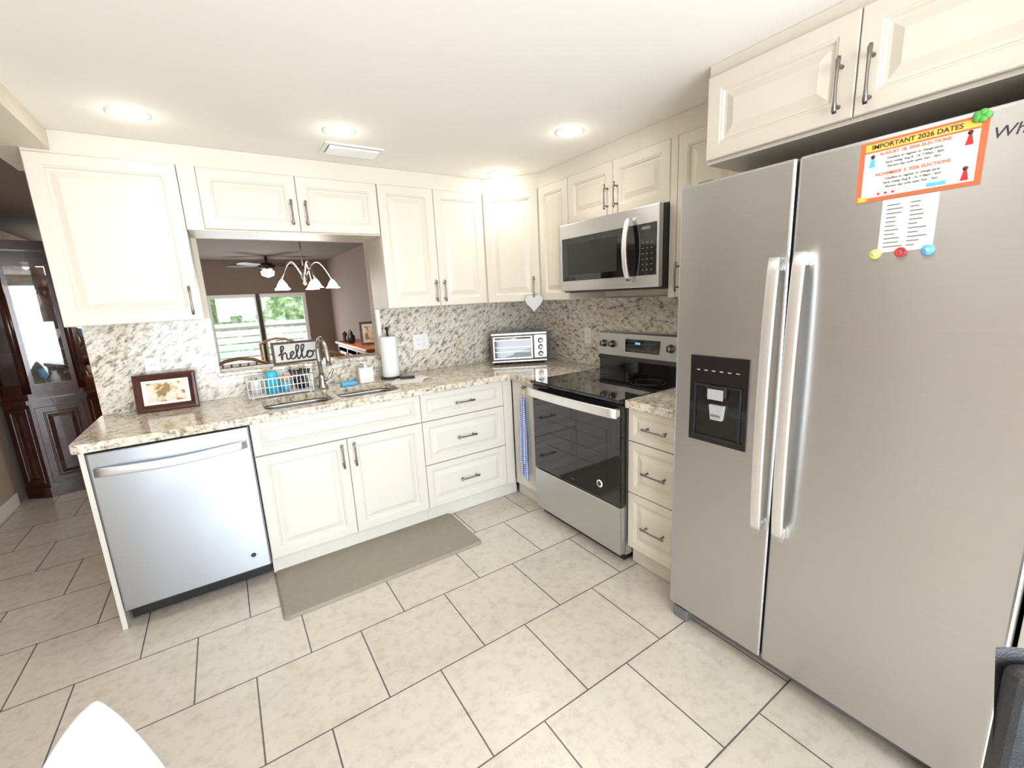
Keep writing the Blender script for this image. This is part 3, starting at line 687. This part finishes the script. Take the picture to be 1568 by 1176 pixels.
b=B('sideboard');b.box(-1.02,-.43,1.5,2.9,.08,.93,M_sidew,.01);b.box(-1.05,-.43,1.47,2.93,.93,.965,M_sidew,.01)
for y in (1.55,2.25,2.8):
    b.box(-1.0,-.95,y-.03,y+.03,0,.08,M_sidew)
for i in range(3): b.M=frame((-1.02,2.9-i*.46,0),(0,-1,0),(-1,0,0));b.door(.02,.45,.12,.90,M_sidew,t=.002)
b.M=Matrix.Identity(4);b.done()
b=B('picture_frame');b.M=frame((-.96,1.98,.967),(.25,-.06,0),(-.06,-.25,0))@Matrix.Rotation(-.15,4,'X')
b.rings([[(0+a,0+a,n),(.20-a,a,n),(.20-a,.26-a,n),(a,.26-a,n)] for a,n in [(0,0),(0,.016),(.02,.016),(.022,.008)]],M_framew,False);b.box(.022,.178,.022,.238,.008,.010,M_paper);b.box(.05,.15,.05,.21,.010,.011,M_photo);b.done()
b=B('decorative_jar');b.lathe([(.03,.966),(.05,1.0),(.05,1.05),(.025,1.08),(.03,1.10),(.008,1.115),(.01,1.13)],(-.98,2.35,0),M_black,18);b.done()
b=B('table_lantern');b.lathe([(.035,.966),(.035,.975),(.028,.98),(.028,1.06),(.036,1.065),(.012,1.09),(.012,1.10)],(-.99,2.6,0),M_bronze,8,smooth=False);b.done()

# ---------------------------------------------------------------- white chair and black chair near camera
b=B('white_side_chair')
b.M=Matrix(((.83,.557,0,-2.532),(-.557,.83,0,-2.258),(0,0,1,0),(0,0,0,1)))@T(0,-.24,0)
e=1.3;hw,hh,zb0=.215,.39,.44
out=[]
for i in range(41):
    a=PI*i/40;c,s_=math.cos(a),math.sin(a)
    out.append((hw*math.copysign(abs(c)**(2/e),c),hh*s_**(2/e)))
def prof(y,k): return [(x*k,y+.04*z/hh-.35*x*x,zb0+.001+z*(1-(1-k)*.6)) for x,z in out]
b.rings([prof(.192,.97),prof(.196,.99),prof(.203,1.0),prof(.210,.99),prof(.214,.97)],M_white,True,True,True)
b.rings([[(x,y,z) for x,y in rr(-.21+i,.21-i,-.22+i,.21-i,.08)] for i,z in ((.006,.436),(0,.442),(0,.452),(.008,.458))],M_white,True)
for sx in (-1,1):
    for sy in (-1,1): b.tube([(sx*.14,sy*.12,.44),(sx*.21,sy*.20,0)],[.016,.011],M_oak)
b.done()
b=B('black_leather_chair')
b.M=Matrix(((.8,-.6,0,-1.00),(-.6,-.8,0,-3.195),(0,0,1,0),(0,0,0,1)))
b.box(-.22,.22,.03,.44,.38,.46,M_leather,.03,3)
b.sheet(lambda s,t:(-.22+.44*s,-.022+.01*math.sin(PI*s)+.05*(1-t),.42+.345*t+.010*math.sin(s*9+1)*t),14,14,M_leather);b.box(-.22,.22,-.015,.03,.42,.755,M_leather,.02,3)
for sx in (-1,1):
    for y in (.05,.40): b.tube([(sx*.19,y,.42),(sx*.20,y,0)],[.018,.013],M_black)
b.done()

# ---------------------------------------------------------------- outside
b=B('lawn_ground');b.box(-14,10,6.2,24,-.12,-.1,M_lawn);b.done()
b=B('hedge')
b.sheet(lambda s,t:(-12+20*s,11+.5*math.sin(s*37)*math.cos(t*9)+.3*math.sin(s*91+t*17),-.1+3.0*t+.3*math.sin(s*43)*t+.2*math.sin(s*113)*t),160,40,M_fol);b.done()
b=B('vinyl_fence')
for k in range(8): b.box(-5+k*1.2,-4.9+k*1.2,8,8.1,-.1,1.15,M_fence)
for z in (-.05,.1,.25,.4,.55,.7,.85,1.0): b.box(-5,3.5,8.03,8.06,z,z+.125,M_fence)
b.done()

# ---------------------------------------------------------------- lights, world
def area(name,loc,rot,sx,sy,e,col):
    l=bpy.data.lights.new(name,'AREA');l.shape='RECTANGLE';l.size=sx;l.size_y=sy;l.energy=e;l.color=col
    o=bpy.data.objects.new(name,l);scene.collection.objects.link(o);o.location=loc;o.rotation_euler=rot;return o
area('sliding_door_daylight',(-1.85,-5.28,1.1),(PI/2,0,0),2.6,1.9,170,(.88,.945,1.0))
area('far_window_daylight',(-1.64,5.95,1.05),(-PI/2,0,0),1.5,1.2,40,(.90,.96,1.0))
area('added_dining_fill',(-3.80,4.0,1.35),(0,-PI/2,0),1.0,1.3,25,(.90,.96,1.0))  # fill light added to brighten the dining floor and left wall
w=bpy.data.worlds.new('World');scene.world=w;w.use_nodes=True;nt=w.node_tree
bg=nt.nodes['Background'];bg.inputs[0].default_value=(.86,.93,1,1);bg.inputs[1].default_value=3.8

# ---------------------------------------------------------------- camera
yaw,pitch,roll=-.5768,-.2017,.0481
fw=Vector((-math.sin(yaw)*math.cos(pitch),math.cos(yaw)*math.cos(pitch),math.sin(pitch)))
r=fw.cross(Vector((0,0,1))).normalized();d=fw.cross(r)
c,s_=math.cos(roll),math.sin(roll)
Rr=c*r+s_*d;Dd=-s_*r+c*d
cd=bpy.data.cameras.new('camera');co=bpy.data.objects.new('camera',cd);scene.collection.objects.link(co)
cd.sensor_width=36;cd.sensor_fit='HORIZONTAL';cd.lens=36*667.92/1568;cd.clip_start=.02
U=-Dd;K=-fw
co.matrix_world=Matrix(((Rr.x,U.x,K.x,-2.2624),(Rr.y,U.y,K.y,-3.1445),(Rr.z,U.z,K.z,1.4510),(0,0,0,1)))
scene.camera=co
try:
    scene.view_settings.view_transform='Standard';scene.view_settings.look='None'
except Exception: pass
scene.view_settings.exposure=-.05
